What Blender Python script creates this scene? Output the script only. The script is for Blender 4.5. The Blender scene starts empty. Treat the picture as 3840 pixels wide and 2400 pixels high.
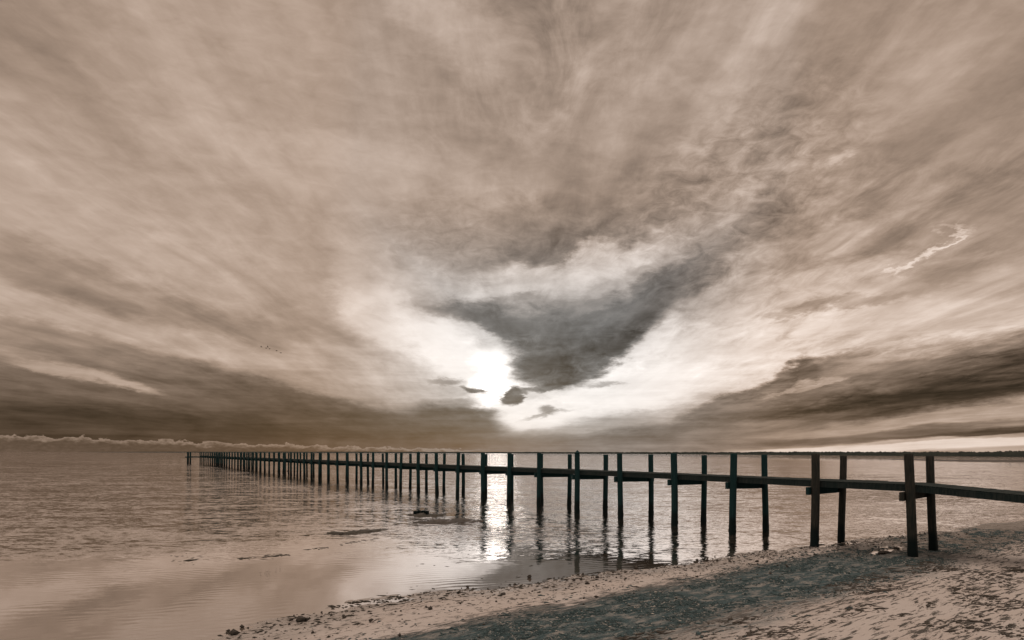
import bpy, bmesh, math, random
import numpy as np
from mathutils import Vector, Matrix
R = math.radians
random.seed(7)
rng = np.random.default_rng(7)
scene = bpy.context.scene
COL = scene.collection

# ------------------------------------------------------------------ camera
EYE = 2.8            # metres above the water
F = 2400.0           # focal length in photo pixels (photo 3840 wide)
CX = 1920.0
def yh(x): return 1694.0 + 0.0022 * x      # the horizon in the photo, rolled very slightly
def P(x, y, z=0.0):
    """ray through a photo pixel, met with the level z"""
    d = (EYE - z) * F / (y - yh(x))
    return Vector((d * (x - CX) / F, d, z))
cam_d = bpy.data.cameras.new('camera')
cam = bpy.data.objects.new('camera', cam_d)
COL.objects.link(cam)
cam_d.sensor_width = 36.0
cam_d.lens = F / 3840.0 * 36.0
cam_d.shift_y = (yh(CX) - 1200.0) / 3840.0
cam_d.clip_start = 0.1
cam_d.clip_end = 60000
cam.matrix_world = Matrix.Translation((0, 0, EYE)) @ Matrix.Rotation(R(90), 4, 'X') @ Matrix.Rotation(R(0.126), 4, 'Z')
scene.camera = cam

# ------------------------------------------------------------------ exposure
scene.view_settings.view_transform = 'Standard'
scene.view_settings.look = 'None'
scene.view_settings.gamma = 1.0
scene.view_settings.exposure = 0.0
scene.cycles.max_bounces = 6
scene.cycles.sample_clamp_indirect = 6.0

# ------------------------------------------------------------------ sun
SUN_AZ, SUN_EL = math.degrees(math.atan((1868 - CX) / F)), 6.0
sun_d = bpy.data.lights.new('sun', 'SUN')
sun_d.energy = 0.009     # veiled behind the cloud
sun_d.angle = R(3.0)
sun_d.color = (1.0, 0.95, 0.88)
sun = bpy.data.objects.new('sun', sun_d)
COL.objects.link(sun)
sd = Vector((math.sin(R(SUN_AZ)) * math.cos(R(SUN_EL)), math.cos(R(SUN_AZ)) * math.cos(R(SUN_EL)), math.sin(R(SUN_EL))))
sun.rotation_euler = sd.to_track_quat('Z', 'Y').to_euler()

# ------------------------------------------------------------------ node helpers
class NT:
    def __init__(s, tree): s.t = tree
    def n(s, kind, **kw):
        nd = s.t.nodes.new(kind)
        for k, v in kw.items(): setattr(nd, k, v)
        return nd
    def put(s, sock, v):
        if v is None: return
        if hasattr(v, 'is_output') or isinstance(v, bpy.types.NodeSocket): s.t.links.new(v, sock)
        else: sock.default_value = v
    def m(s, op, a, b=None, c=None, clamp=False):
        nd = s.n('ShaderNodeMath', operation=op); nd.use_clamp = clamp
        s.put(nd.inputs[0], a); s.put(nd.inputs[1], b); s.put(nd.inputs[2], c)
        return nd.outputs[0]
    def v(s, op, a, b=None, sc=None):
        nd = s.n('ShaderNodeVectorMath', operation=op)
        s.put(nd.inputs[0], a); s.put(nd.inputs[1], b)
        if sc is not None: s.put(nd.inputs['Scale'], sc)
        return nd.outputs['Value'] if op in ('LENGTH', 'DOT_PRODUCT', 'DISTANCE') else nd.outputs[0]
    def xyz(s, a):
        nd = s.n('ShaderNodeSeparateXYZ'); s.put(nd.inputs[0], a); return nd.outputs
    def cmb(s, x=0.0, y=0.0, z=0.0):
        nd = s.n('ShaderNodeCombineXYZ')
        s.put(nd.inputs[0], x); s.put(nd.inputs[1], y); s.put(nd.inputs[2], z); return nd.outputs[0]
    def noise(s, vec, scale, detail=4.0, rough=0.5, dist=0.0, out=0):
        nd = s.n('ShaderNodeTexNoise'); nd.noise_dimensions = '3D'
        s.put(nd.inputs['Vector'], vec)
        nd.inputs['Scale'].default_value = scale; nd.inputs['Detail'].default_value = detail
        nd.inputs['Roughness'].default_value = rough; nd.inputs['Distortion'].default_value = dist
        return nd.outputs[out]
    def ss(s, x, a, b, lo=0.0, hi=1.0, kind='SMOOTHSTEP'):
        nd = s.n('ShaderNodeMapRange'); nd.interpolation_type = kind; nd.clamp = True
        s.put(nd.inputs[0], x)
        for i, q in ((1, a), (2, b), (3, lo), (4, hi)): s.put(nd.inputs[i], q)
        return nd.outputs[0]
    def mix(s, f, a, b):
        nd = s.n('ShaderNodeMix'); nd.data_type = 'FLOAT'
        s.put(nd.inputs[0], f); s.put(nd.inputs[2], a); s.put(nd.inputs[3], b); return nd.outputs[0]
    def mixc(s, f, a, b):
        nd = s.n('ShaderNodeMix'); nd.data_type = 'RGBA'
        s.put(nd.inputs[0], f)
        s.put(nd.inputs[6], a if not isinstance(a, tuple) else (*a, 1)[:4])
        s.put(nd.inputs[7], b if not isinstance(b, tuple) else (*b, 1)[:4]); return nd.outputs[2]
    def mapping(s, vec, loc=(0, 0, 0), rot=(0, 0, 0), scale=(1, 1, 1), kind='POINT'):
        nd = s.n('ShaderNodeMapping'); nd.vector_type = kind
        s.put(nd.inputs[0], vec)
        nd.inputs['Location'].default_value = loc; nd.inputs['Rotation'].default_value = rot
        nd.inputs['Scale'].default_value = scale; return nd.outputs[0]
    def bump(s, h, dist, strength=1.0, normal=None):
        nd = s.n('ShaderNodeBump'); s.put(nd.inputs['Height'], h)
        s.put(nd.inputs['Strength'], strength); nd.inputs['Distance'].default_value = dist
        if normal is not None: s.put(nd.inputs['Normal'], normal)
        return nd.outputs[0]

# ------------------------------------------------------------------ sky (world)
world = bpy.data.worlds.new('World'); scene.world = world
world.use_nodes = True
wt = world.node_tree
wt.nodes.clear()
w = NT(wt)
world.cycles.sampling_method = 'MANUAL'
world.cycles.sample_map_resolution = 512

def azel(px, py):
    u = (px - CX) / F; v = (yh(px) - py) / F
    return math.degrees(math.atan(u)), math.degrees(math.atan(v / math.sqrt(1 + u * u)))

D2F = 3840 / 2419.0
# cloud masses: centre x, y, half length, half height (in a 2419 px wide view of the photo), tilt, brightness, opacity, edge softness
CLOUDS = [
 # broad light and dark fields
 (250, 120, 800, 300, -10, .645, .6, 1), (60, 20, 420, 220, 0, .565, .7, 1), (620, 80, 500, 120, -15, .62, .6, 1),
 (1130, 90, 420, 90, -35, .735, .75, 1), (1000, 250, 500, 110, -20, .645, .5, 1), (1330, 280, 330, 170, 0, .60, .7, 1),
 (1560, 80, 330, 170, 20, .665, .7, 1), (1800, 160, 320, 90, 55, .70, .6, 1), (2100, 60, 420, 150, 30, .625, .8, 1),
 (2330, 230, 350, 110, 35, .60, .7, 1), (2390, 60, 260, 160, 10, .545, .75, 1), (2080, 260, 350, 60, 35, .65, .6, 1), (2050, 400, 400, 50, 28, .555, .85, 1), (1640, 400, 260, 60, 30, .67, .7, 1), (1900, 520, 260, 26, 25, .56, .7, 1),
 (200, 450, 600, 130, -12, .665, .7, 1), (760, 420, 420, 90, -12, .70, .7, 1), (1050, 430, 330, 70, -15, .70, .6, 1),
 (1080, 520, 330, 60, -15, .63, .6, 1), (700, 600, 500, 110, -10, .675, .7, 1), (1330, 560, 260, 70, 5, .535, .85, .9),
 (1120, 570, 260, 60, -10, .62, .7, 1), (1000, 640, 240, 60, -15, .68, .7, 1), (1620, 450, 260, 60, 28, .60, .7, 1),
 (1700, 480, 160, 45, 20, .70, .75, 1), (1560, 560, 200, 36, 22, .60, .6, 1),
 # left side bands
 (380, 716, 440, 42, -17, .55, .8, 1), (120, 640, 260, 36, -17, .57, .6, 1), (700, 815, 190, 30, -18, .56, .7, 1),
 (330, 795, 560, 52, -13, .69, .8, 1), (850, 860, 260, 50, -12, .72, .6, 1), (330, 850, 520, 34, -13, .52, .8, 1),
 (120, 790, 220, 28, -12, .56, .6, 1), (300, 955, 800, 95, -5, .43, .88, 1),
 (210, 882, 200, 15, -13, .66, .85, 1), (100, 860, 80, 12, -20, .66, .7, 1), (300, 905, 90, 10, -12, .70, .6, 1),
 (740, 965, 380, 42, -12, .41, .85, 1), (350, 1015, 900, 62, -3, .32, .92, 1), (720, 900, 230, 26, -10, .60, .6, 1),
 (850, 925, 220, 30, -10, .66, .7, 1),
 # glow round the sun
 (1105, 830, 310, 135, -28, .84, .88, 1), (960, 765, 190, 50, -28, .92, .85, 1), (1085, 850, 165, 48, -38, 1.0, .95, .95),
 (1180, 900, 75, 75, -40, 1.22, 1, .8), (1175, 925, 40, 55, -60, 1.25, 1, .8), (850, 700, 160, 60, -45, .80, .6, 1),
 (1000, 915, 210, 26, -8, .76, .6, 1),
 # right hand light
 (1640, 850, 470, 112, 12, .91, .95, .95), (1480, 890, 230, 60, 14, .985, .95, .8), (1270, 985, 170, 34, 12, .97, .9, .8), (1420, 945, 260, 32, 8, .985, .9, .9),
 (1980, 780, 480, 60, 6, .80, .85, 1), (2250, 745, 320, 50, 2, .78, .8, 1), (1830, 700, 260, 60, 12, .76, .8, 1),
 (2050, 640, 330, 34, 12, .72, .8, 1), (1960, 560, 300, 40, 22, .68, .7, 1), (2330, 520, 260, 50, 24, .64, .8, 1), (2330, 610, 230, 48, 18, .57, .85, 1), (2380, 680, 220, 36, 12, .68, .7, 1),
 (2000, 722, 170, 12, 9, .60, .8, 1), (1900, 738, 130, 8, 9, .62, .6, 1), (2178, 606, 105, 6.5, 36, .88, .85, .9), (2235, 552, 40, 7, -20, .76, .5, 1), (1940, 395, 60, 12, 25, .75, .6, 1),
 (1700, 640, 150, 34, 30, .66, .6, 1), (1720, 800, 50, 12, 10, .93, .5, 1), (1250, 655, 430, 46, 14, .72, .9, 1), (1330, 650, 300, 44, 16, .78, .9, 1), (1560, 620, 190, 34, 26, .70, .7, 1),
 # the dark wedge-shaped cloud
 (1490, 725, 250, 52, 32, .46, .9, .95), (1610, 665, 140, 26, 27, .49, .8, 1), (1120, 738, 170, 30, -14, .50, .9, .9), (1190, 775, 120, 26, -25, .48, .9, .8),
 (1350, 778, 205, 62, 12, .46, .9, 1), (1335, 835, 150, 60, 15, .41, .95, .9), (1290, 870, 85, 42, 0, .385, .9, .95), (1430, 825, 145, 36, 38, .40, .9, .8),
 (1310, 905, 75, 12, 18, .38, .8, .9), (1332, 582, 200, 32, 5, .51, .85, 1),
 (1330, 642, 250, 28, 16, .82, .95, 1), (1150, 672, 200, 24, 10, .76, .9, 1), (1460, 662, 120, 16, 27, .70, .7, 1),
 (1302, 752, 60, 12, 0, .53, .6, 1), (1215, 716, 80, 12, 12, .58, .6, 1), (1390, 720, 110, 9, 20, .58, .55, 1),
 # scraps
 (1212, 940, 30, 18, 30, .36, .9, .6), (1115, 918, 40, 9, -12, .42, .85, .8), (1045, 893, 50, 9, 0, .55, .7, 1), (1250, 925, 50, 9, 20, .50, .8, 1), (1090, 950, 70, 10, -5, .56, .6, 1),
 (1430, 903, 48, 9, 0, .60, .7, 1), (1295, 970, 34, 8, -10, .48, .7, 1), (1290, 978, 70, 4, 12, .55, .6, 1),
 (1080, 992, 130, 32, -10, .39, .9, .8), (860, 1000, 320, 28, -6, .37, .8, 1), (980, 1045, 380, 36, 0, .38, .9, 1),
 # right hand dark bands
 (2120, 905, 520, 62, 11, .50, .9, .8), (2420, 868, 380, 52, 8, .34, .95, .8), (2130, 948, 600, 32, 9, .29, .97, .9), (1690, 995, 300, 22, 11, .44, .85, .9),
 (1800, 925, 260, 16, 20, .47, .85, .8), (1890, 893, 60, 22, 45, .43, .9, .8), (1930, 905, 80, 10, 15, .70, .7, .8), (1840, 925, 60, 7, 20, .72, .6, .8),
 (1450, 1035, 420, 18, 5, .46, .8, 1), (1400, 1008, 160, 9, 6, .66, .7, 1), (1620, 1050, 500, 18, 3, .49, .7, 1), (1830, 1002, 300, 14, 7, .56, .7, 1),
 (2270, 985, 420, 17, 8, .68, .85, .9), (2290, 1012, 520, 10, 6, .50, .8, 1), (2350, 1020, 420, 8, 4, .33, .85, 1), (2050, 1030, 420, 9, 5, .44, .8, 1), (2000, 1015, 300, 8, 6, .62, .6, 1),
 (2230, 1050, 480, 13, 3.2, .87, .9, .8), (1900, 1062, 160, 5, 1.5, .82, .8, 1), (2330, 1062, 200, 5, 2, .72, .6, 1), (2250, 1038, 300, 3, 3.5, .60, .6, 1),
]
tc = w.n('ShaderNodeTexCoord')
dirv = tc.outputs['Generated']
dx, dy, dz = w.xyz(dirv)
az = w.m('MULTIPLY', w.m('ARCTAN2', dx, dy), 57.29578)
el = w.m('MULTIPLY', w.m('ARCSINE', dz), 57.29578)
AE = w.cmb(az, el, 0.0)
# cloud layer seen in perspective: position over a flat ceiling
zz = w.m('ADD', w.m('MAXIMUM', dz, 0.0), 0.06)
pl = w.cmb(w.m('DIVIDE', dx, zz), w.m('DIVIDE', dy, zz), 0.0)
side = w.ss(az, -10, 10)
def two(sx, sy):
    a_ = w.mapping(pl, rot=(0, 0, R(13)), scale=(sx, sy, 1)); b_ = w.mapping(pl, rot=(0, 0, R(-20)), scale=(sx, sy, 1))
    nd = w.n('ShaderNodeMix'); nd.data_type = 'VECTOR'
    w.put(nd.inputs[0], side); w.put(nd.inputs[4], a_); w.put(nd.inputs[5], b_); return a_, b_
stA, stB = two(1.0, 0.20)
def streak(scale, det, ro, dist=0.0):
    return w.mix(side, w.noise(stA, scale, det, ro, dist), w.noise(stB, scale, det, ro, dist))
streak_v = w.mapping(pl, rot=(0, 0, R(-4)), scale=(1.0, 0.35, 1.0))
# warp, weaker towards the horizon so low bands stay level
wscale = w.ss(el, 0.5, 16.0, 0.10, 1.0, 'LINEAR')
w1 = w.v('SUBTRACT', w.noise(streak_v, 1.5, 4, 0.55, 0, 1), (0.5, 0.5, 0.5))
w2 = w.v('SUBTRACT', w.noise(w.mapping(AE, scale=(.13, .30, 1)), 1.0, 5, 0.62, 0, 1), (0.5, 0.5, 0.5))
wv = w.v('ADD', w.v('MULTIPLY', w1, (9, 5, 0)), w.v('MULTIPLY', w2, (6, 3.6, 0)))
AEw = w.v('ADD', AE, w.v('SCALE', wv, None, wscale))
w3 = w.v('SUBTRACT', w.noise(w.mapping(AE, rot=(0, 0, R(15)), scale=(.55, 1.5, 1)), 1.0, 6, 0.68, 0, 1), (0.5, 0.5, 0.5))
AEw = w.v('ADD', AEw, w.v('SCALE', w.v('MULTIPLY', w3, (2.6, 1.1, 0)), None, w.ss(el, 1.0, 6.0, .12, 1.0)))
L = w.ss(w.noise(streak_v, 0.5, 2, 0.5), 0.3, 0.7, 0.57, 0.68)
for (cx, cy, rx, ry, ang, val, op, edge) in CLOUDS:
    x0, y0 = cx * D2F, cy * D2F
    a = R(ang)
    c0 = azel(x0, y0)
    h = 20.0
    c1 = azel(x0 + h * math.cos(a), y0 - h * math.sin(a))
    c2 = azel(x0 + h * math.sin(a), y0 + h * math.cos(a))
    v1 = ((c1[0] - c0[0]) / h, (c1[1] - c0[1]) / h); v2 = ((c2[0] - c0[0]) / h, (c2[1] - c0[1]) / h)
    ra = rx * D2F * math.hypot(*v1) * 1.20; rb = ry * D2F * math.hypot(*v2) * 1.45
    mp = w.mapping(AEw, loc=(c0[0], c0[1], 0), rot=(0, 0, math.atan2(v1[1], v1[0])), scale=(ra, rb, 1), kind='TEXTURE')
    g = w.n('ShaderNodeTexGradient', gradient_type='SPHERICAL'); w.put(g.inputs[0], mp)
    L = w.mix(w.ss(g.outputs['Fac'], 0.0, edge * .72, 0.0, op), L, val)
# wispy texture: long streaks, then fluffy grain
s1 = w.m('SUBTRACT', streak(3.0, 6, 0.60, 0.5), 0.5)
s2 = w.m('SUBTRACT', w.noise(w.mapping(pl, rot=(0, 0, R(-32)), scale=(1.0, 0.42, 1)), 7.5, 7, 0.66, 0.6), 0.5)
s3 = w.m('SUBTRACT', w.noise(w.mapping(AE, rot=(0, 0, R(20)), scale=(.35, .9, 1)), 1.0, 6, 0.6, 0.4), 0.5)
patch = w.m('MULTIPLY', w.ss(w.noise(pl, 1.1, 2, 0.5), 0.40, 0.62, 0.25, 1.0), w.ss(az, -14, 6, .35, 1.15))
fade = w.ss(el, 0.0, 9.0, 0.12, 1.0)
tex = w.m('ADD', w.m('MULTIPLY', s1, w.ss(az, -16, 8, .27, .38)), w.m('MULTIPLY', w.m('MULTIPLY', s2, patch), 0.42))
tex = w.m('ADD', w.m('MULTIPLY', tex, fade), w.m('MULTIPLY', s3, 0.14))
lowA = w.noise(w.mapping(AE, rot=(0, 0, R(7)), scale=(.045, .8, 1)), 1.6, 7, 0.62, 0.5)
lowB = w.noise(w.mapping(AE, rot=(0, 0, R(-6)), scale=(.045, .8, 1)), 1.6, 7, 0.62, 0.5)
low = w.m('SUBTRACT', w.mix(side, lowA, lowB), 0.5)
tex = w.m('ADD', tex, w.m('MULTIPLY', w.m('MULTIPLY', low, w.ss(el, 14, 5)), w.ss(az, -12, 4, .18, .30)))
# a mackerel patch up on the right
def spot(cx, cy, rx, ry, ang):
    c0 = azel(cx * D2F, cy * D2F)
    mp = w.mapping(AE, loc=(c0[0], c0[1], 0), rot=(0, 0, R(ang)), scale=(rx, ry, 1), kind='TEXTURE')
    g = w.n('ShaderNodeTexGradient', gradient_type='SPHERICAL'); w.put(g.inputs[0], mp)
    return w.ss(g.outputs['Fac'], 0, .7)
s5 = w.m('SUBTRACT', w.noise(w.mapping(AE, rot=(0, 0, R(-24)), scale=(.34, .75, 1)), 1.5, 6, 0.66, 0.7), 0.5)
tex = w.m('ADD', tex, w.m('MULTIPLY', w.m('MULTIPLY', s5, spot(1720, 470, 17, 9, 28)), 0.42))
tex = w.m('ADD', tex, w.m('MULTIPLY', w.m('MULTIPLY', s5, spot(1080, 590, 11, 6, -5)), 0.26))
# texture is weak inside the burnt-out glow
tex = w.m('MULTIPLY', tex, w.ss(L, 0.85, 1.10, 1.0, 0.35))
L = w.m('ADD', L, tex)
# the low cumulus bank on the left horizon
cv = w.mapping(AE, scale=(1.0, 2.2, 1.0))
top = w.m('ADD', w.ss(az, -39, -4, 1.15, 0.25, 'LINEAR'), w.m('MULTIPLY', w.m('SUBTRACT', w.noise(cv, 0.75, 7, 0.66), 0.5), 1.5))
t = w.m('SUBTRACT', top, el)
inside = w.m('MULTIPLY', w.ss(t, -0.01, 0.03), w.ss(az, -6, 0, 1.0, 0.0))
azfront = w.m('GREATER_THAN', dy, 0.0)
inside = w.m('MULTIPLY', inside, azfront)
bank = w.m('ADD', w.ss(t, 0.0, 0.42, 0.57, 0.38), w.m('MULTIPLY', w.m('SUBTRACT', w.noise(cv, 2.4, 4, 0.6), 0.5), 0.14))
L = w.mix(w.m('MULTIPLY', inside, 0.85), L, bank)
L = w.m('MAXIMUM', w.m('MINIMUM', w.m('MULTIPLY_ADD', L, 1.18, -0.137), w.m('MULTIPLY_ADD', L, 0.80, 0.175)), 0.05)
lin = w.m('POWER', L, 2.2)
# burnt-out heart of the glow is brighter than white
lin = w.m('ADD', lin, w.ss(L, 0.97, 1.22, 0.0, 0.9))
# unseen sky high overhead is brightened: light added to lift the sand
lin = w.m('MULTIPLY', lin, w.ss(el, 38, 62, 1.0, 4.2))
edgek = w.ss(w.m('ABSOLUTE', w.m('SUBTRACT', az, w.m('ADD', 2.0, w.m('MULTIPLY', el, 0.1)))), 3.0, 22.0, 0.0, 1.0)
edgek = w.m('MAXIMUM', edgek, w.ss(el, 10, 22, 0.0, 0.9))
k = w.m('MULTIPLY', edgek, w.m('SUBTRACT', 1.17, L, clamp=True))
k = w.m('ADD', k, w.ss(L, 0.42, 0.60, 0.0, 0.09))
tint = w.cmb(w.m('MULTIPLY_ADD', k, 0.41, 0.995), w.m('MULTIPLY_ADD', k, -0.105, 1.0), w.m('MULTIPLY_ADD', k, -0.43, 1.0))
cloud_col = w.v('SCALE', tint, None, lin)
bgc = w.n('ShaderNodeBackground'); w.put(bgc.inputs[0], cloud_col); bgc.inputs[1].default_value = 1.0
sky = w.n('ShaderNodeTexSky'); sky.sky_type = 'NISHITA'; sky.sun_disc = False
sky.sun_elevation = R(SUN_EL); sky.sun_rotation = R(SUN_AZ)
bgs = w.n('ShaderNodeBackground'); w.put(bgs.inputs[0], sky.outputs[0]); bgs.inputs[1].default_value = 0.05
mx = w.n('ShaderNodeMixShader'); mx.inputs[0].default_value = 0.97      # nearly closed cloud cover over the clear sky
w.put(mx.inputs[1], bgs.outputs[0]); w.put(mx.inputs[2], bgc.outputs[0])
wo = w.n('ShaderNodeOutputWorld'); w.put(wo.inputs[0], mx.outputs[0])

# ------------------------------------------------------------------ object helpers
def tag(o, label=None, cat=None, group=None, kind=None):
    if label: o['label'] = label
    if cat: o['category'] = cat
    if group: o['group'] = group
    if kind: o['kind'] = kind
    return o
def link(name, me, mat=None, parent=None, smooth=False):
    o = bpy.data.objects.new(name, me); COL.objects.link(o)
    if mat: me.materials.append(mat)
    if parent: o.parent = parent
    if smooth: me.polygons.foreach_set('use_smooth', [True] * len(me.polygons))
    return o
def from_arrays(name, V, Fc, mat=None, parent=None, smooth=False):
    me = bpy.data.meshes.new(name)
    V = np.asarray(V, np.float32); Fc = np.asarray(Fc, np.int32)
    k = Fc.shape[1]
    me.vertices.add(len(V)); me.vertices.foreach_set('co', V.ravel())
    me.loops.add(Fc.size); me.loops.foreach_set('vertex_index', Fc.ravel())
    me.polygons.add(len(Fc)); me.polygons.foreach_set('loop_start', np.arange(0, Fc.size, k, dtype=np.int32))
    me.update(calc_edges=True)
    return link(name, me, mat, parent, smooth)
def empty(name, loc=(0, 0, 0)):
    o = bpy.data.objects.new(name, None); COL.objects.link(o); o.location = loc; o.empty_display_size = .2
    return o
def hashf(ix, iy, seed):
    h = (ix.astype(np.int64) * 374761393 + iy.astype(np.int64) * 668265263 + seed * 1274126177) & 0xffffffff
    h = ((h ^ (h >> 13)) * 1274126177) & 0xffffffff
    return ((h ^ (h >> 16)) & 0xffff) / 65535.0
def vnoise(x, y, seed=0):
    ix = np.floor(x); iy = np.floor(y); fx = x - ix; fy = y - iy
    fx = fx * fx * (3 - 2 * fx); fy = fy * fy * (3 - 2 * fy)
    a = hashf(ix, iy, seed); b = hashf(ix + 1, iy, seed); c = hashf(ix, iy + 1, seed); d = hashf(ix + 1, iy + 1, seed)
    return (a + (b - a) * fx) * (1 - fy) + (c + (d - c) * fx) * fy - .5
def fbm(x, y, seed=0, oct=4, g=.5):
    s = 0; a = 1
    for i in range(oct):
        s = s + a * vnoise(x, y, seed + i * 17); x = x * 2.03; y = y * 2.03; a *= g
    return s
def material(name):
    m = bpy.data.materials.new(name); m.use_nodes = True
    m.node_tree.nodes.clear(); t = NT(m.node_tree)
    out = t.n('ShaderNodeOutputMaterial')
    return m, t, out
def principled(t, out, color, rough, normal=None, spec=0.5):
    b = t.n('ShaderNodeBsdfPrincipled')
    t.put(b.inputs['Base Color'], color if not isinstance(color, tuple) else (*color, 1)[:4]); t.put(b.inputs['Roughness'], rough)
    b.inputs['Specular IOR Level'].default_value = spec
    if normal is not None: t.put(b.inputs['Normal'], normal)
    t.put(out.inputs[0], b.outputs[0]); return b

# ------------------------------------------------------------------ materials
def mat_water():
    m, t, out = material('rippled_water')
    g = t.n('ShaderNodeNewGeometry'); pos = g.outputs['Position']
    X, Y, Z = t.xyz(pos)
    # where the water lies sheltered and smooth inside the shore
    n0 = t.noise(pos, 0.22, 3, 0.5)
    q = t.m('ADD', Y, t.m('MULTIPLY', X, 0.30))
    q = t.m('ADD', q, t.m('MULTIPLY', t.m('MAXIMUM', t.m('SUBTRACT', -6.5, X), 0.0), 0.75))
    q = t.m('ADD', q, t.m('MULTIPLY', t.m('MAXIMUM', t.m('SUBTRACT', X, 3.5), 0.0), 0.8))
    q = t.m('ADD', q, t.m('MULTIPLY', t.m('SUBTRACT', n0, 0.5), 9.0))
    rip = t.ss(q, 15.5, 21.5, 0.02, 1.0)
    gust = t.ss(t.noise(t.mapping(pos, rot=(0, 0, R(-20)), scale=(.35, 1, 1)), 0.10, 3, 0.55), 0.35, 0.65, 0.55, 1.15)
    amp = t.m('MULTIPLY', rip, gust)
    amp = t.m('MULTIPLY', amp, t.ss(X, .5, 5, 1.0, .62))
    def slopes(rot, sx, scale, det, ro):
        c_ = t.noise(t.mapping(pos, rot=(0, 0, R(rot)), scale=(sx, 1.0, 1)), scale, det, ro, 0.0, 1)
        return t.v('SUBTRACT', c_, (0.5, 0.5, 0.5))
    n1 = slopes(8, .45, .60, 9, .92)
    n2 = slopes(-14, .42, 6.0, 4, .80)
    sl = t.v('ADD', t.v('MULTIPLY', n1, (.75, .95, 0)), t.v('MULTIPLY', n2, (.90, .90, 0)))
    base_n = t.v('NORMALIZE', t.v('ADD', t.v('SCALE', sl, None, amp), (0, 0, 1)))
    # slow smooth swell lines everywhere, even in the sheltered part
    sw = t.n('ShaderNodeTexWave', wave_type='BANDS', bands_direction='Y'); sw.wave_profile = 'SIN'
    t.put(sw.inputs[0], t.mapping(pos, rot=(0, 0, R(-17))))
    sw.inputs['Scale'].default_value = 1.25; sw.inputs['Distortion'].default_value = 9.0
    sw.inputs['Detail'].default_value = 2; sw.inputs['Detail Scale'].default_value = .55
    swp = t.ss(t.noise(pos, 0.35, 2, 0.5), 0.40, 0.62, 0.0, 1.0)
    h = t.m('MULTIPLY', t.m('MULTIPLY', sw.outputs['Fac'], swp), 0.0008)
    nrm = t.bump(h, 1.0, 1.0, base_n)
    fr = t.n('ShaderNodeFresnel'); fr.inputs[0].default_value = 1.9; t.put(fr.inputs['Normal'], nrm)
    fac = t.ss(fr.outputs[0], 0.0, 0.52, 0.0, .98, 'LINEAR')
    gl = t.n('ShaderNodeBsdfGlossy'); gl.inputs['Color'].default_value = (.90, .86, .84, 1)
    t.put(gl.inputs['Roughness'], t.mix(rip, 0.03, 0.025)); t.put(gl.inputs['Normal'], nrm)
    di = t.n('ShaderNodeBsdfDiffuse'); di.inputs[0].default_value = (.13, .115, .10, 1)
    ms = t.n('ShaderNodeMixShader'); t.put(ms.inputs[0], fac); t.put(ms.inputs[1], di.outputs[0]); t.put(ms.inputs[2], gl.outputs[0])
    t.put(out.inputs[0], ms.outputs[0])
    return m

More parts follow.
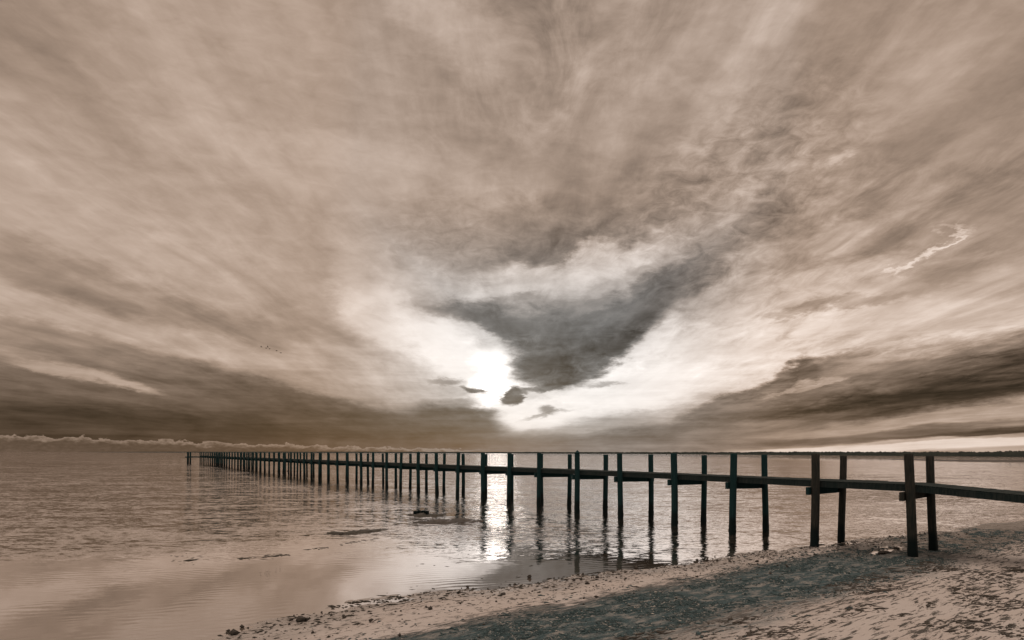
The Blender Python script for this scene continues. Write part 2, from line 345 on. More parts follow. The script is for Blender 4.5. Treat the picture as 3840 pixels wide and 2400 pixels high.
SO = Vector((-4.5, 9.56, 0)); SDIR = Vector((.783, .622, 0)); SIN = Vector((.622, -.783, 0))   # along the shore, inland
def mat_sand():
    m, t, out = material('weedy_sand')
    g = t.n('ShaderNodeNewGeometry'); pos = g.outputs['Position']
    rel = t.v('SUBTRACT', pos, tuple(SO))
    s = t.v('DOT_PRODUCT', rel, tuple(SIN)); al = t.v('DOT_PRODUCT', rel, tuple(SDIR))
    hz = t.xyz(pos)[2]
    shore = t.cmb(t.m('MULTIPLY', al, 0.42), s, 0.0)           # stretched along the shore
    n1 = t.noise(shore, 1.1, 4, 0.55); n2 = t.noise(shore, 6.0, 6, 0.65, 0.6); n3 = t.noise(pos, 38.0, 4, 0.7)
    n4 = t.noise(t.mapping(shore, rot=(0, 0, R(10)), scale=(1, 2.6, 1)), 4.6, 8, 0.74, 0.6)
    grain = t.noise(pos, 160.0, 3, 0.7)
    sand = t.mixc(grain, (.27, .268, .272), (.58, .575, .585))
    sand = t.mixc(t.ss(n1, .3, .7), sand, t.mixc(0.35, sand, (.36, .325, .305)))
    # band of dark blue green weed and broken shell
    se = t.m('ADD', s, t.m('MULTIPLY', t.m('SUBTRACT', n1, .5), 1.5))
    se = t.m('ADD', se, t.m('MULTIPLY', t.m('SUBTRACT', n4, .5), 2.2))
    se = t.m('ADD', se, t.m('MULTIPLY', t.m('SUBTRACT', n2, .5), 1.2))
    band = t.m('MULTIPLY', t.ss(se, 1.55, 1.95), t.ss(se, 5.2, 3.9))
    weed = t.mixc(t.ss(n3, .38, .66), (.008, .028, .038), (.060, .118, .140))
    weed = t.mixc(t.ss(n2, .52, .75), weed, (.20, .21, .205))
    weed = t.mixc(t.m('MULTIPLY', t.ss(se, 2.5, 1.8), .7), weed, (.016, .034, .040))
    warm = t.ss(al, 12, 21)
    weed = t.mixc(t.m('MULTIPLY', warm, .75), weed, t.mixc(t.ss(n3, .35, .7), (.05, .042, .038), (.17, .15, .13)))
    density = t.ss(n2, 0.42, 0.62, 1.0, .74)
    col = t.mixc(t.m('MULTIPLY', band, density), sand, weed)
    # scattered streaks of weed above the band
    st = t.m('MULTIPLY', t.ss(t.m('ADD', n4, t.m('MULTIPLY', t.m('SUBTRACT', n1, .5), .25)), .535, .565), t.ss(s, 3.6, 4.6))
    col = t.mixc(t.m('MULTIPLY', st, .92), col, (.035, .038, .036))
    # bits left by the water below the band
    st2 = t.m('MULTIPLY', t.ss(t.noise(shore, 10.0, 6, 0.7, .8), .55, .60), t.ss(s, 2.2, 1.2))
    col = t.mixc(t.m('MULTIPLY', st2, .85), col, (.045, .043, .040))
    # wet by the water
    wet = t.ss(hz, .045, .010)
    wet = t.m('MULTIPLY', wet, t.ss(n1, .25, .5, .6, 1.0))
    col = t.mixc(t.m('MULTIPLY', wet, .45), col, (.10, .09, .08))
    rough = t.m('SUBTRACT', .9, t.m('MULTIPLY', wet, t.ss(n2, .35, .6, .70, .48)))
    hgt = t.m('ADD', t.m('MULTIPLY', n3, .012), t.m('MULTIPLY', n2, .020))
    hgt = t.m('ADD', hgt, t.m('MULTIPLY', grain, .003))
    hgt = t.m('MULTIPLY', hgt, t.m('ADD', .35, t.m('ADD', band, t.m('MULTIPLY', st, .5))))
    hgt = t.m('ADD', hgt, t.m('MULTIPLY', t.m('MULTIPLY', n2, wet), .03))
    b = principled(t, out, col, rough, t.bump(hgt, 1.0, 1.0), .5)
    t.put(b.inputs['Specular IOR Level'], t.m('MULTIPLY_ADD', wet, .6, .35))
    return m

def mat_wood(name, dark, light, wetc, warm=0.0):
    m, t, out = material(name)
    tc = t.n('ShaderNodeTexCoord'); g = t.n('ShaderNodeNewGeometry')
    z = t.xyz(g.outputs['Position'])[2]
    o = tc.outputs['Object']
    n = t.noise(t.mapping(g.outputs['Position'], scale=(9, 9, .8)), 3.0, 6, 0.65, 0.4)
    n2 = t.noise(g.outputs['Position'], 2.2, 4, 0.6)
    col = t.mixc(t.ss(n, .3, .7), dark, light)
    col = t.mixc(t.ss(n2, .45, .7, 0, .45), col, dark)
    tide = t.m('ADD', z, t.m('MULTIPLY', t.m('SUBTRACT', n2, .5), .25))
    col = t.mixc(t.ss(tide, .75, .45), col, wetc)
    rough = t.ss(tide, .45, .75, .6, .9)
    principled(t, out, col, rough, t.bump(n, .008, .8), .12)
    return m

WATER = mat_water(); SAND = mat_sand()
WOOD = mat_wood('dark_treated_timber', (.007, .028, .033), (.015, .047, .054), (.003, .011, .013))
WOODW = mat_wood('weathered_timber', (.017, .024, .025), (.050, .050, .045), (.004, .011, .013))
DECKM = mat_wood('deck_timber', (.010, .022, .025), (.030, .040, .041), (.01, .02, .02))
def mat_simple(name, c1, c2, scale=20, rough=.85, spec=.3):
    m, t, out = material(name)
    g = t.n('ShaderNodeNewGeometry')
    n = t.noise(g.outputs['Position'], scale, 5, .6)
    principled(t, out, t.mixc(t.ss(n, .3, .7), c1, c2), rough, t.bump(n, .01, .6), spec); return m
WEED = mat_simple('wet_seaweed', (.012, .014, .013), (.05, .05, .042), 30, .55)
STONE = mat_simple('dark_stone', (.02, .02, .02), (.06, .056, .05), 25, .6)
TREES = mat_simple('far_trees', (.012, .020, .020), (.028, .036, .032), .05, .95, .1)
TREESR = TREES
BIRD = mat_simple('dark_feathers', (.015, .013, .012), (.04, .035, .03), 30, .8)
SHELL = mat_simple('bleached_shell', (.26, .27, .265), (.50, .50, .49), 40, .45, .5)

# ------------------------------------------------------------------ ground
SHORE_PX = [(-600, 2640), (300, 2480), (780, 2400), (1000, 2345), (1150, 2305), (1330, 2262), (1550, 2232), (1750, 2214), (1900, 2196), (2050, 2176), (2160, 2158), (2330, 2140),
            (2440, 2128), (2580, 2110), (2750, 2086), (2880, 2068), (3050, 2050), (3200, 2030), (3300, 2018), (3440, 2005), (3600, 1985), (3840, 1950), (4300, 1900)]
pts = [P(x, y, 0) - SO for x, y in SHORE_PX]
st_ = np.array([p.dot(SDIR) for p in pts]); so_ = np.array([p.dot(SIN) for p in pts])
o_ = np.argsort(st_); st_ = st_[o_]; so_ = so_[o_]
_p = P(3340, 2060, 0.03) - SO; PT, PS = _p.dot(SDIR), _p.dot(SIN)        # a shallow puddle left between the nearest bents
def shore_off(t): return np.interp(t, st_, so_)
def ground_z(t, s):
    q = s - shore_off(t)
    z = np.interp(q, [-200, -12, -3, 0, 1.0, 4.0, 8.0, 11.5, 18, 60, 500], [-2.5, -.6, -.10, 0, .028, .10, .32, 1.05, 1.5, 2.2, 3.0])
    near = np.exp(-(q / 2.5) ** 2)
    z = z + (.020 + .018 * np.exp(-((t - 15.5) / 3.5) ** 2)) * near * fbm(t * .9, s * 1.9, 3, 4, .6)
    z = z + .012 * fbm(t * 1.7, s * 3.2, 11, 4, .6) * np.clip(q / .8, 0, 1) + .020 * fbm(t * .30, s * .5, 23, 2) * np.clip(q / 3, 0, 1)
    z = z - .052 * np.exp(-((t - PT) / 2.4) ** 2 - ((s - PS) / .42) ** 2) * (1 + 2.0 * fbm(t * 3.1, s * 6, 61, 3, .7))
    return z
def gz(x, y):
    r = Vector((x, y, 0)) - SO
    return float(ground_z(np.array([r.dot(SDIR)]), np.array([r.dot(SIN)]))[0])
def grow(a, b, step, out_lo, out_hi, g=1.22):
    c = list(np.arange(a, b, step)); lo = []; hi = []; x = a; d = step
    while x > out_lo: d *= g; x -= d; lo.append(x)
    x = c[-1]; d = step
    while x < out_hi: d *= g; x += d; hi.append(x)
    return np.array(lo[::-1] + c + hi)
def grid_faces(nu, nv):
    i = np.arange(nu * nv).reshape(nu, nv)
    return np.stack([i[:-1, :-1], i[1:, :-1], i[1:, 1:], i[:-1, 1:]], -1).reshape(-1, 4)
ts = grow(-5, 26, .055, -2500, 2500); ss_ = grow(-1.6, 8.5, .035, -60, 1500)
T, S = np.meshgrid(ts, ss_, indexing='ij')
Zg = ground_z(T, S)
fine = np.clip(1 - np.abs(S - 3) / 7, 0, 1)
Zg = Zg + .010 * fine * fbm(T * 9, S * 13, 41, 3, .6) * np.clip((S - shore_off(T)) / .6, 0.15, 1)
XX = SO.x + T * SDIR.x + S * SIN.x; YY = SO.y + T * SDIR.y + S * SIN.y
f = grid_faces(len(ts), len(ss_))[:, ::-1]
g = from_arrays('beach', np.stack([XX, YY, Zg], -1).reshape(-1, 3), f, SAND, smooth=True)
tag(g, 'pale sand beach with a dark band of weed along the water', None, None, 'structure')
# sea bed far out and water
def sheet(name, x0, x1, y0, y1, z, mat):
    return from_arrays(name, [(x0, y0, z), (x1, y0, z), (x1, y1, z), (x0, y1, z)], [(0, 1, 2, 3)], mat)
wtr = sheet('water', -30000, 30000, -200, 40000, 0.0, WATER)
tag(wtr, 'calm shallow bay water rippling out to the horizon', None, None, 'structure')

# ------------------------------------------------------------------ pier
pier = empty('pier', P(3430, 2083, 0))
tag(pier, 'long dark timber pier on paired pilings running out over the shallow bay', 'pier')
PIN = pier.matrix_world.inverted() if False else Matrix.Translation(-pier.location)
DECK_Z = 1.985
Fx = [3412, 3057, 2750, 2528, 2325, 2164, 2021, 1910, 1811, 1718, 1637, 1569, 1504, 1450, 1399, 1354]
for n in range(16, 53): Fx.append(400 + 1000 / (1.107 + .0485 * (n - 16)))
Rx_ = [3490, 3160, 2868, 2640, 2441, 2271, 2136, 2030, 1919, 1822, 1737, 1666, 1599, 1539, 1485, 1436, 1380]
for n in range(17, 53): Rx_.append(400 + 1000 / (1.0638 + .0437 * (n - 17)))
def ratio(x, a, b): return a + (b - a) * min(max((x - 2500) / 550, 0), 1)
def ppos(x, r):
    d = EYE * F / (r * (x - 400)); return Vector((d * (x - CX) / F, d, 0))
FP = [ppos(x, ratio(x, .1286, .1318)) for x in Fx]
RP = []
for n, x in enumerate(Rx_):
    RP.append(ppos(x, ratio(x, .1172, .1200)))
# keep far rear pilings square to the front row
for n in range(1, 53):
    v = (FP[n] - FP[n - 1]).normalized(); perp = Vector((v.y, -v.x, 0))
    if n > 16: RP[n] = FP[n] + (perp if perp.x > 0 else -perp) * 1.84
vdir = (FP[0] - FP[1]).normalized()
NS = 4      # bents landward of the picture's edge, down to the dune
shoreF = [FP[0] + vdir * 2.95 * k for k in range(NS, 0, -1)]; shoreR = [RP[0] + vdir * 2.95 * k for k in range(NS, 0, -1)]

def piling_mesh(name, length, r, foot, seed, lean=(0, 0), sides=14, rings=None, off=0.0):
    """tapered, slightly crooked pile; origin at its base; foot = bottom z; barnacled collar near the water"""
    rn = np.random.default_rng(seed)
    ph = rn.uniform(0, 6.28, 4)
    z0 = foot; z1 = length
    zs = np.unique(np.concatenate([np.linspace(z0, z1 - .012, rings or 26), [z1]]))
    V = []; nR = len(zs)
    for i, z in enumerate(zs):
        u = (z - z0) / (z1 - z0)
        rr = r * (1.03 - .05 * u)
        low = math.exp(-((z - .18) / .16) ** 2)
        cx = lean[0] * z + .012 * math.sin(z * 1.3 + ph[0]); cy = lean[1] * z + .012 * math.sin(z * 1.1 + ph[1])
        top = (i == nR - 1)
        for k in range(sides):
            a = 2 * math.pi * k / sides
            # between round and square: hewn timber
            q = 1.0 / (abs(math.cos(a)) ** 4 + abs(math.sin(a)) ** 4) ** .25
            q = .55 + .45 * q
            j = 1 + .012 * math.sin(3 * a + ph[2] + z) + low * rn.uniform(-.02, .17)
            if top: j *= .93
            a2 = a + 0.55
            V.append((cx + rr * q * j * math.cos(a2), cy + rr * q * j * math.sin(a2), z))
    Fc = []
    for i in range(nR - 1):
        for k in range(sides):
            a, b = i * sides + k, i * sides + (k + 1) % sides
            Fc.append((a, b, b + sides, a + sides))
    me = bpy.data.meshes.new(name)
    me.from_pydata(V, [], Fc + [tuple(range((nR - 1) * sides, nR * sides)), tuple(reversed(range(sides)))])
    me.update()
    return me
def box_mb(bm, c, ax, ay, az_, hx, hy, hz, jit=0):
    vs = []
    for i in (-1, 1):
        for j in (-1, 1):
            for k in (-1, 1):
                p = Vector(c) + ax * hx * i + ay * hy * j + az_ * hz * k
                vs.append(bm.verts.new(p))
    for q in ((0, 1, 3, 2), (4, 6, 7, 5), (0, 4, 5, 1), (2, 3, 7, 6), (0, 2, 6, 4), (1, 5, 7, 3)):
        bm.faces.new([vs[i] for i in q])
def bm_obj(name, bm, mat, parent, smooth=False, bevel=0.0):
    bmesh.ops.recalc_face_normals(bm, faces=bm.faces)
    if bevel: bmesh.ops.bevel(bm, geom=bm.edges[:], offset=bevel, segments=1, affect='EDGES')
    me = bpy.data.meshes.new(name); bm.to_mesh(me); bm.free()
    return link(name, me, mat, parent, smooth)
UP = Vector((0, 0, 1))
topoff_F = {0: .0, 1: -.005, 2: .0, 3: .005, 4: -.01, 5: .0, 11: .01}
all_p = []
def add_piling(p, row, n, near):
    key = n if row == 'F' else 1000 + n
    ln = EYE + (topoff_F.get(n, random.uniform(-.03, .02)) if row == 'F' else -.06 + random.uniform(-.02, .02))
    if n < 0: ln -= .17 * -n + .1
    base = gz(p.x, p.y) if near else -.3
    r = .108 if row == 'F' else .100
    if row == 'F' and n in (0, 1): r = .116
    lean = (random.uniform(-.013, .013), random.uniform(-.013, .013)); r *= random.uniform(.93, 1.09)
    if n == 0: lean = (-.048, 0)
    if n == -1: lean = (-.02, 0)
    foot = base - .35
    q = Vector(p)
    q.x -= lean[0] * 2.0; q.y -= lean[1] * 2.0        # leans turn about deck height
    me = piling_mesh('piling', ln, r, foot, key + 50, lean, 16 if n < 12 else 10, 40 if n < 8 else 14)
    return q, me
pil = []
for n in range(53):
    for row, A in (('F', FP), ('R', RP)):
        q, me = add_piling(A[n], row, n, n < 3)
        pil.append((q.length, q, me, row, n))
for j in range(NS):
    for row, A in (('F', shoreF), ('R', shoreR)):
        q, me = add_piling(A[j], row, -(NS - j), True)
        pil.append((1e6, q, me, row, -(NS - j)))
pil.sort(key=lambda a: a[0])
rest = []
for i, (d, q, me, row, n) in enumerate(pil):
    if i < 100:
        o = link('piling', me, WOODW if n <= 1 else WOOD, pier, True)
        o.location = q - pier.location
        if row == 'F' and n in (5, 11):
            bm = bmesh.new(); hb = .125; z = EYE - .0
            b = [bm.verts.new((sx * hb, sy * hb, z)) for sx, sy in ((-1, -1), (1, -1), (1, 1), (-1, 1))]
            ap = bm.verts.new((0, 0, z + (.14 if n == 5 else .10)))
            bm.faces.new(b[::-1])
            for k in range(4): bm.faces.new((b[k], b[(k + 1) % 4], ap))
            c = bm_obj('post_cap', bm, WOOD, o); c.location = (0, 0, .0)
            o['label'] = 'piling with a pointed cap on its top'
    else: rest.append((q, me))
# the few farthest pilings and those of the pier head
V = []; Fc = []; off = 0
headL = P(704, 1740); headM = P(714, 1740); endF = FP[-1]
for p_ in (headL, headM, P(714, 1738.5), P(706, 1738.5)):
    rest.append((p_, piling_mesh('x', EYE + .02, .17, -.6, 5, (0, 0), 8, 5)))
for q, me in rest:
    for v in me.vertices: V.append(tuple(v.co + q - pier.location))
    for pg in me.polygons: Fc.append(tuple(i + off for i in pg.vertices))
    off += len(me.vertices)
me = bpy.data.meshes.new('pilings'); me.from_pydata(V, [], Fc)
o = link('far_piling_row', me, WOOD, pier); o['kind'] = 'stuff'
o['label'] = 'remaining pilings, nearly all at the far sea end of the pier'
for q, m_ in rest: bpy.data.meshes.remove(m_)
# cross beams, one to a bent, bolted to the seaward side
allF = [(-(NS - j), shoreF[j], shoreR[j]) for j in range(NS)] + [(n, FP[n], RP[n]) for n in range(53)]
def deck_z(n): return DECK_Z - (.175 * -n if n < 0 else 0)
for n, a, b in allF:
    ax = (b - a); wdt = ax.length; ax.normalize(); sea = Vector((-ax.y, ax.x, 0))
    bm = bmesh.new()
    zt = deck_z(n) - .192
    c = (a + b) / 2 + ax * .07 + sea * (.105 + .05); c.z = zt - .118 + random.uniform(-.004, .004)
    tilt = Vector((ax.x, ax.y, random.uniform(-.012, .012))).normalized()
    box_mb(bm, c - pier.location, tilt, sea, UP, wdt / 2 + .22 + random.uniform(-.02, .03), .05, .116)
    o = bm_obj('cross_beam', bm, WOODW if n <= 0 else WOOD, pier, bevel=.006 if n < 10 else 0)
    if 0 <= n < 5:
        for e, pp in ((a, -1), (b, 1)):
            bb = bmesh.new()
            m4 = Matrix.Translation(e + sea * (.105 + .10) - pier.location + Vector((0, 0, c.z))) @ sea.to_track_quat('Z', 'Y').to_matrix().to_4x4()
            bmesh.ops.create_cone(bb, cap_ends=True, segments=8, radius1=.014, radius2=.014, depth=.12, matrix=m4)
            bm_obj('bolt', bb, STONE, o)
# stringers: long timbers that carry the deck between the two rows
def line_pts(side):
    out = []
    A = shoreF + FP; B = shoreR + RP
    for i in range(len(A)):
        a, b = A[i], B[i]; ax = (b - a).normalized(); n = i - NS
        k = {'near': .150, 'mid': (b - a).length / 2, 'far': (b - a).length - .165}[side]
        p = a + ax * k; p.z = deck_z(n) if n >= 0 else DECK_Z - .175 * -n
        out.append(p)
    return out
def ribbon(name, side, half, zt, zb, mat):
    L_ = line_pts(side); V = []; Fc = []
    for i, p in enumerate(L_):
        d = (L_[min(i + 1, len(L_) - 1)] - L_[max(i - 1, 0)]); d.z = 0; d.normalize(); nrm = Vector((d.y, -d.x, 0))
        j = random.uniform(-.006, .006)
        for s_, z_ in ((-1, zt), (1, zt), (1, zb), (-1, zb)):
            q = p + nrm * half * s_ - pier.location; V.append((q.x, q.y, p.z + z_ + j))
    n = len(L_)
    for i in range(n - 1):
        for k in range(4):
            a, b = i * 4 + k, i * 4 + (k + 1) % 4
            Fc.append((a, b, b + 4, a + 4))
    Fc += [(3, 2, 1, 0), tuple(4 * (n - 1) + k for k in range(4))]
    me = bpy.data.meshes.new(name); me.from_pydata(V, [], Fc)
    bm = bmesh.new(); bm.from_mesh(me); bmesh.ops.recalc_face_normals(bm, faces=bm.faces); bm.to_mesh(me); bm.free()
    return link(name, me, mat, pier)
for sd_ in ('near', 'mid', 'far'): ribbon('stringer', sd_, .04, -.040, -.190, DECKM)
# deck boards
bm = bmesh.new()
LN = line_pts('near'); LF = line_pts('far')
for i in range(len(LN) - 1):
    a0, a1, b0, b1 = LN[i], LN[i + 1], LF[i], LF[i + 1]
    nb = 20
    for k in range(nb):
        u = (k + .5) / nb
        pa = a0.lerp(a1, u); pb = b0.lerp(b1, u)
        ax = (pb - pa).normalized(); along = (a1 - a0).normalized(); nz = ax.cross(along)
        if nz.z < 0: nz = -nz
        hw = (a1 - a0).length / nb * .46
        if i > 22 and k % 2: continue
        if i > 22: hw *= 2.0
        e = random.uniform(.0, .02)
        box_mb(bm, (pa + pb) / 2 - pier.location + Vector((0, 0, -.018 + random.uniform(-.003, .003))), ax, along, nz, (pb - pa).length / 2 + .008 + e * .5, hw, .018)
bm_obj('decking', bm, DECKM, pier)
# narrow gangway and rail to the pier head
bm = bmesh.new()
a = (headM + Vector((0, 0, 0))); b = endF.copy(); ax = (b - a); ln = ax.length; ax.normalize(); sd2 = Vector((-ax.y, ax.x, 0))
c = (a + b) / 2; c.z = DECK_Z - .30
box_mb(bm, c - pier.location, ax, sd2, UP, ln / 2 + .3, .5, .13)
bm_obj('gangway', bm, WOOD, pier)
bm = bmesh.new(); c = (headL + headM) / 2; c.z = DECK_Z - .35
box_mb(bm, c - pier.location, Vector((1, 0, 0)), Vector((0, 1, 0)), UP, .55, .8, .12)
bm_obj('landing', bm, WOOD, pier)

# ------------------------------------------------------------------ far shore and low bars
def far_strip():
    """wooded shore across the bay, from near (right) to very far (left)"""
    key = [(14000, 24.0, 6.8), (7500, 17.0, 6.6), (4600, 14.0, 6.4), (3840, 10.5, 5.4), (3300, 7.5, 5.6), (2800, 5.0, 6.0), (2400, 3.2, 6.6), (1900, 2.0, 7.6), (1300, 1.4, 9.0), (900, 1.15, 8.0), (600, 1.0, 7.0), (420, .95, 4.0), (300, .92, 1.0)]
    xs = np.concatenate([np.linspace(14000, 4610, 900), np.linspace(4600, 300, 1500)])
    kx = [k[0] for k in key][::-1]
    ky = np.interp(xs, kx, [k[1] for k in key][::-1]); kh = np.interp(xs, kx, [k[2] for k in key][::-1])
    rows = 5; V = []
    n = fbm(xs * .013, xs * 0, 5, 5, .6); n2 = fbm(xs * .10, xs * 0 + 3, 9, 4, .7)
    land = []
    for r_ in range(rows):
        for i, x in enumerate(xs):
            d = EYE * F / ky[i]; D = d * (1 + .02 * r_)
            X = D * (x - CX) / F
            prof = [0, .72, 1.0, .9, 0][r_]
            h = kh[i] * prof * (1 + .16 * n[i] + .14 * n2[i] + .08 * random.uniform(-1, 1))
            if r_ in (0, 4): h = -.5
            V.append((X, D, h))
    nx = len(xs); i = np.arange(rows * nx).reshape(rows, nx)
    f = np.stack([i[:-1, :-1], i[:-1, 1:], i[1:, 1:], i[1:, :-1]], -1).reshape(-1, 4)
    return from_arrays('far_treeline', V, f[:, ::-1], TREES)
ft = far_strip(); tag(ft, 'low dark wooded shoreline across the bay on the horizon', 'treeline', None, 'stuff')

def lens_mesh(name, pts_px, mat, hgt, label, cat, kind=None, seed=1, z=0.0, nseg=90):
    """low bank lying in the water: outline given as near and far edge, real width, humped"""
    xs = np.linspace(0, 1, nseg)
    kx = [p[0] for p in pts_px]
    px = kx[0] + xs * (kx[-1] - kx[0])
    yn = np.interp(px, kx, [p[1] for p in pts_px]); yf = np.interp(px, kx, [p[2] for p in pts_px])
    rows = 9; V = []
    for r_ in range(rows):
        u = r_ / (rows - 1)
        for i in range(nseg):
            A = P(px[i], yn[i]); B = P(px[i], yf[i]); q = A.lerp(B, u)
            hh = hgt * math.sin(math.pi * u) ** .6 * math.sin(math.pi * xs[i]) ** .4
            nz = float(fbm(np.array([q.x * 5.0]), np.array([q.y * 1.6]), seed, 4, .6)[0])
            V.append((q.x, q.y, -.03 + (hh + .03) * (1 + 1.3 * nz) if 0 < r_ < rows - 1 else -.06))
    i = np.arange(rows * nseg).reshape(rows, nseg)
    f = np.stack([i[:-1, :-1], i[:-1, 1:], i[1:, 1:], i[1:, :-1]], -1).reshape(-1, 4)
    o = from_arrays(name, V, f, mat, smooth=True)
    tag(o, label, cat, None, kind); return o
BAR = mat_simple('wet_sandbar', (.020, .020, .019), (.06, .055, .05), 1.5, .6, .3)
lens_mesh('sandbar', [(3330, 1722.5, 1721.0), (3550, 1729.5, 1726), (3840, 1734, 1726.5), (4300, 1738, 1727)], BAR, .30, 'low dark sand bar far out in the water at the right', None, 'structure', 3)
lens_mesh('sandbar', [(2880, 1795.6, 1795), (3100, 1799.5, 1797), (3330, 1805, 1802.5)], BAR, .05, 'thin dark bar lying in the water just beyond the deck', None, 'structure', 5)
lens_mesh('seaweed_mat', [(1225, 2001, 1998), (1300, 2003, 1996), (1370, 2000, 1990), (1455, 1987, 1982)], WEED, .045, 'dark slim mat of seaweed afloat in the smooth water, left of the other', 'seaweed', None, 7)
lens_mesh('seaweed_mat', [(1545, 1963, 1957), (1640, 1966, 1949), (1720, 1965, 1946), (1815, 1956, 1948)], BAR, .04, 'long grey-brown mat of weed just left of the sun glitter', 'seaweed', None, 9)
lens_mesh('seaweed_mat', [(1525, 1934, 1930), (1580, 1940, 1926), (1640, 1938, 1927), (1675, 1933, 1929)], WEED, .06, 'ragged dark clump of weed around the half sunken timber', 'seaweed', None, 12)
# half sunken timber
bm = bmesh.new(); c = P(1580, 1930) + Vector((0, 0, .10))
ax = Vector((1, -.25, .03)).normalized(); ay = Vector((.25, 1, 0)).normalized()
for k in range(7):
    u = k / 6 - .5
    box_mb(bm, c + ax * u * .58, ax, ay, UP, .055, .09 + .02 * math.sin(k * 2.1), .075 + .018 * math.sin(k * 3.7))
tm = bm_obj('sunken_timber', bm, WOOD, None); tag(tm, 'short dark block of timber sticking up from weed in the shallows', 'timber')

# stones and lumps
def lump(name, px, py, wpx, hpx, label, cat, mat, seed, squash=1.0):
    p = P(px, py + hpx * .5); z = gz(p.x, p.y)
    if z > 0: p = P(px, py + hpx * .5, z)
    else: z = 0
    k = p.y / F
    bm = bmesh.new(); bmesh.ops.create_icosphere(bm, subdivisions=3, radius=1)
    for v in bm.verts:
        n = float(fbm(np.array([v.co.x * 1.9 + seed]), np.array([v.co.y * 1.9 + v.co.z * 1.3]), seed, 3)[0])
        v.co *= 1 + .55 * n
        v.co.x *= wpx * k * .5; v.co.y *= wpx * k * .35; v.co.z *= hpx * k * .5
    o = bm_obj(name, bm, mat, None, True); o.location = (p.x, p.y, z + hpx * k * .35)
    tag(o, label, cat); return o
lump('stone', 1986, 2160, 15, 14, 'round dark stone alone in the smooth grey shallows', 'stone', STONE, 3)
lump('stone', 1886, 2226, 22, 9, 'dark stone in the glittering wet edge straight below the sun glitter', 'stone', STONE, 5)
lump('stone', 1291, 2309, 14, 9, 'small dark stone at the water edge right of the driftwood lump', 'stone', STONE, 8)
lump('stone', 2204, 2186, 16, 12, 'blunt dark stone on the wet sand under the capped piling', 'stone', STONE, 13)
lump('stone', 3363, 2055, 22, 12, 'dark stone in the puddle left of the nearest pair of pilings', 'stone', STONE, 15)
lump('stone', 3320, 2070, 50, 14, 'flat dark stone by the puddle between the last two bents', 'stone', STONE, 19)
# driftwood lump with a snout and a spike
dw = lump('driftwood', 1128, 2320, 44, 21, 'black driftwood lump with a short snag at the water edge', 'driftwood', STONE, 21)
def join_lump(o, dxp, w_, h_, dz, seed):
    k = o.location.y / F
    bm = bmesh.new(); bm.from_mesh(o.data)
    r = bmesh.ops.create_icosphere(bm, subdivisions=2, radius=1, matrix=Matrix.Translation((dxp * k, 0, dz * k)) @ Matrix.Diagonal((w_ * k * .5, w_ * k * .4, h_ * k * .5, 1)))
    bm.to_mesh(o.data); bm.free()
    o.data.polygons.foreach_set('use_smooth', [True] * len(o.data.polygons))
join_lump(dw, 26, 15, 12, 2, 1); join_lump(dw, -25, 14, 3, 4, 1); join_lump(dw, 16, 5, 14, -5, 1); join_lump(dw, 34, 5, 6, 7, 1)

# ------------------------------------------------------------------ litter on the sand (uncountable)
def chips(name, N, sampler, size, flat, mat, label, elong=(1.2, 4.0), lift=.3, along=True, z_min=-.006):
    V = np.zeros((N, 6, 3), np.float32)
    t, s = sampler(N)
    z = ground_z(t, s)
    keep = z > z_min; t, s, z = t[keep], s[keep], np.maximum(z[keep], 0.0); N = len(t)
    X = SO.x + t * SDIR.x + s * SIN.x; Y = SO.y + t * SDIR.y + s * SIN.y
    r = size * np.exp(rng.normal(0, .45, N)); e = rng.uniform(*elong, N)
    base = math.atan2(SDIR.y, SDIR.x)
    a = (rng.normal(base - .35, .5, N) if along else rng.uniform(0, 6.28, N))
    ca, sa = np.cos(a), np.sin(a)
    # flattened octahedron
    L_ = [(1, 0, 0), (-1, 0, 0), (0, 1, 0), (0, -1, 0), (0, 0, 1), (0, 0, -1)]
    P_ = []
    for lx, ly, lz in L_:
        jx = lx * r * e * rng.uniform(.6, 1.2, N) + rng.normal(0, .15, N) * r; jy = ly * r * rng.uniform(.6, 1.2, N) + rng.normal(0, .15, N) * r
        jz = lz * r * flat + rng.normal(0, .1, N) * r * flat
        P_.append(np.stack([X + jx * ca - jy * sa, Y + jx * sa + jy * ca, z + jz + r * flat * lift], -1))
    V = np.stack(P_, 1).reshape(-1, 3)
    T_ = np.array([(0, 2, 4), (2, 1, 4), (1, 3, 4), (3, 0, 4), (2, 0, 5), (1, 2, 5), (3, 1, 5), (0, 3, 5)])
    Fc = (np.arange(N)[:, None, None] * 6 + T_[None]).reshape(-1, 3)
    o = from_arrays(name, V, Fc, mat); tag(o, label, 'litter', None, 'stuff'); return o
def samp_edge(N):
    t = rng.uniform(-4, 24, N); q = np.abs(rng.gamma(1.3, .55, N)) - .15
    return t, shore_off(t) + q
def samp_band(N):
    t = rng.uniform(-4, 26, N * 3); s = rng.normal(3.1, .8, N * 3); k = fbm(t * 1.6, s * 3.4, 91, 4, .65) > rng.normal(.05, .12, N * 3); return t[k][:N], s[k][:N]
def samp_high(N):
    t = rng.uniform(-3, 16, N * 3); s = rng.uniform(4.0, 9.0, N * 3)
    k = fbm(t * .9, s * 2.0, 77, 3, .6) > .10
    t, s = t[k][:N], s[k][:N]; return t, s
chips('seaweed_litter', 3600, samp_edge, .013, .5, WEED, 'dark scraps of seaweed along the edge of the water')
chips('weed_wrack', 30000, samp_band, .011, .5, mat_simple('wrack', (.010, .030, .038), (.060, .110, .126), 30, .7), 'blue green weed litter in a broad band on the sand', along=False)
chips('shell_litter', 6000, samp_band, .008, .5, SHELL, 'broken pale shell strewn through the dark weed band', elong=(1, 1.8), along=False)
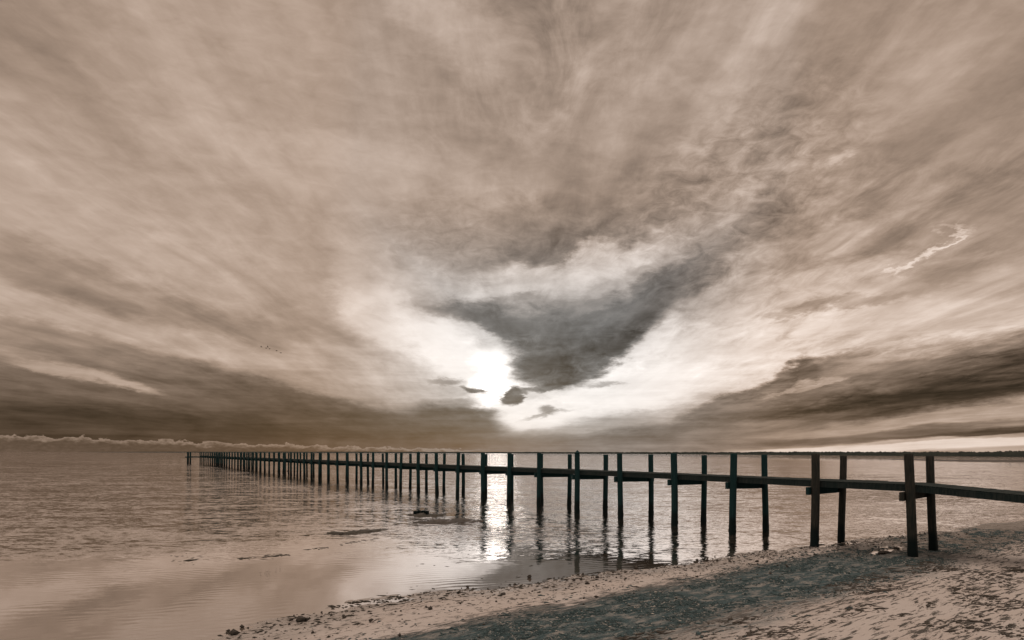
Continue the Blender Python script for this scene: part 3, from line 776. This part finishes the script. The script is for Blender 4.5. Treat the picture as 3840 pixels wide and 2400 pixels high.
chips('dry_weed_litter', 6000, samp_high, .016, .35, mat_simple('dry_weed', (.03, .03, .028), (.08, .075, .068), 30, .85), 'thin streaks of dry weed on the upper pale sand', elong=(1.5, 5))
def samp_peb(N):
    t = rng.uniform(-4, 24, N); return t, shore_off(t) + rng.gamma(1.5, .8, N) - .3
chips('pebbles', 420, samp_peb, .020, .8, STONE, 'small dark pebbles scattered along the wet sand', elong=(1, 1.6), lift=.5, along=False, z_min=-.02)

def samp_float(N):
    a_ = []
    for x0, y0, x1, y1, k in ((640, 2102, 760, 2096, .1), (900, 2097, 1085, 2078, .3), (1150, 2062, 1235, 2052, .12), (1280, 2040, 1420, 2020, .15), (1215, 2004, 1330, 1996, .2), (1380, 2120, 2080, 2110, .05), (1400, 2230, 2000, 2170, .08)):
        for i in range(int(N * k)):
            u = rng.uniform(); p = P(x0 + (x1 - x0) * u, y0 + (y1 - y0) * u + rng.normal(0, 2.5 if k > .1 else 12)) - SO
            a_.append((p.dot(SDIR), p.dot(SIN)))
    a_ = np.array(a_); return a_[:, 0], a_[:, 1]
chips('floating_weed', 260, samp_float, .018, .25, WEED, 'thin broken lines of weed afloat on the smooth water', elong=(1.5, 4), lift=.2, z_min=-99)

# ------------------------------------------------------------------ birds
def bird(px, py, dist, span, bank, flap, label, flying=True):
    u = (px - CX) / F; v = (yh(px) - py) / F
    root_loc = Vector((dist * u, dist, EYE + dist * v))
    if not flying: root_loc.z = 0.02
    bm = bmesh.new()
    n = 8; secs = [(-.50, .01, 0), (-.34, .08, 0), (-.1, .15, 0), (.12, .14, .01), (.27, .075, .03), (.36, .06, .05), (.44, .012, .04)]
    rings = []
    for x, r, z in secs:
        rings.append([bm.verts.new((x * span * .8, r * span * .8 * math.cos(2 * math.pi * k / n), z * span + r * span * .7 * math.sin(2 * math.pi * k / n))) for k in range(n)])
    for a, b in zip(rings, rings[1:]):
        for k in range(n): bm.faces.new((a[k], a[(k + 1) % n], b[(k + 1) % n], b[k]))
    bm.faces.new(rings[0][::-1]); bm.faces.new(rings[-1])
    if flying:
        for s_ in (-1, 1):
            pts = [(0.0, .10, .05), (.05, .28, .05 + .28 * flap), (-.06, .5, .05 + .42 * flap)]
            prev = None
            for (x, y, z), ch in zip(pts, (.20, .15, .03)):
                q = [bm.verts.new(((x + ch * e) * span, s_ * y * span, (z + th) * span)) for e, th in ((.5, 0), (0, .018), (-.5, 0), (0, -.012))]
                if prev:
                    for k in range(4): bm.faces.new((prev[k], prev[(k + 1) % 4], q[(k + 1) % 4], q[k]))
                else: bm.faces.new(q)
                prev = q
            bm.faces.new(prev[::-1])
    o = bm_obj('bird', bm, BIRD, None, True); o.location = root_loc
    o.rotation_euler = (bank, 0, R(180 + 8))
    tag(o, label, 'bird', 'dark birds flying in a loose line' if flying else None)
    return o
for px, py, bk, fl, lb in ((979, 1301, .35, .5, 'dark bird leading at the left end of the flying line'),
                           (997, 1305.5, -.2, .1, 'dark bird flying second from the left, lower of the close pair'),
                           (1003, 1301.5, .5, .6, 'dark bird flying highest in the middle of the line'),
                           (1010, 1308, -.1, .0, 'dark bird flying right behind the close pair'),
                           (1036, 1315, .2, -.3, 'dark bird flying second from the right end of the line'),
                           (1052, 1323, .0, -.2, 'dark bird trailing at the lower right end of the line')):
    bird(px, py, 210.0, 1.0, bk, fl, lb)
def floater(px, py, label):
    p = P(px, py); o = bird(px, py, p.y, .45, 0, 0, label, False); return o
floater(1079, 1766, 'dark water bird swimming between the far pilings')
floater(679, 1703.5, 'tiny dark water bird swimming left of the pier end')
floater(3205, 1726, 'dark water bird on far water between two right bents')
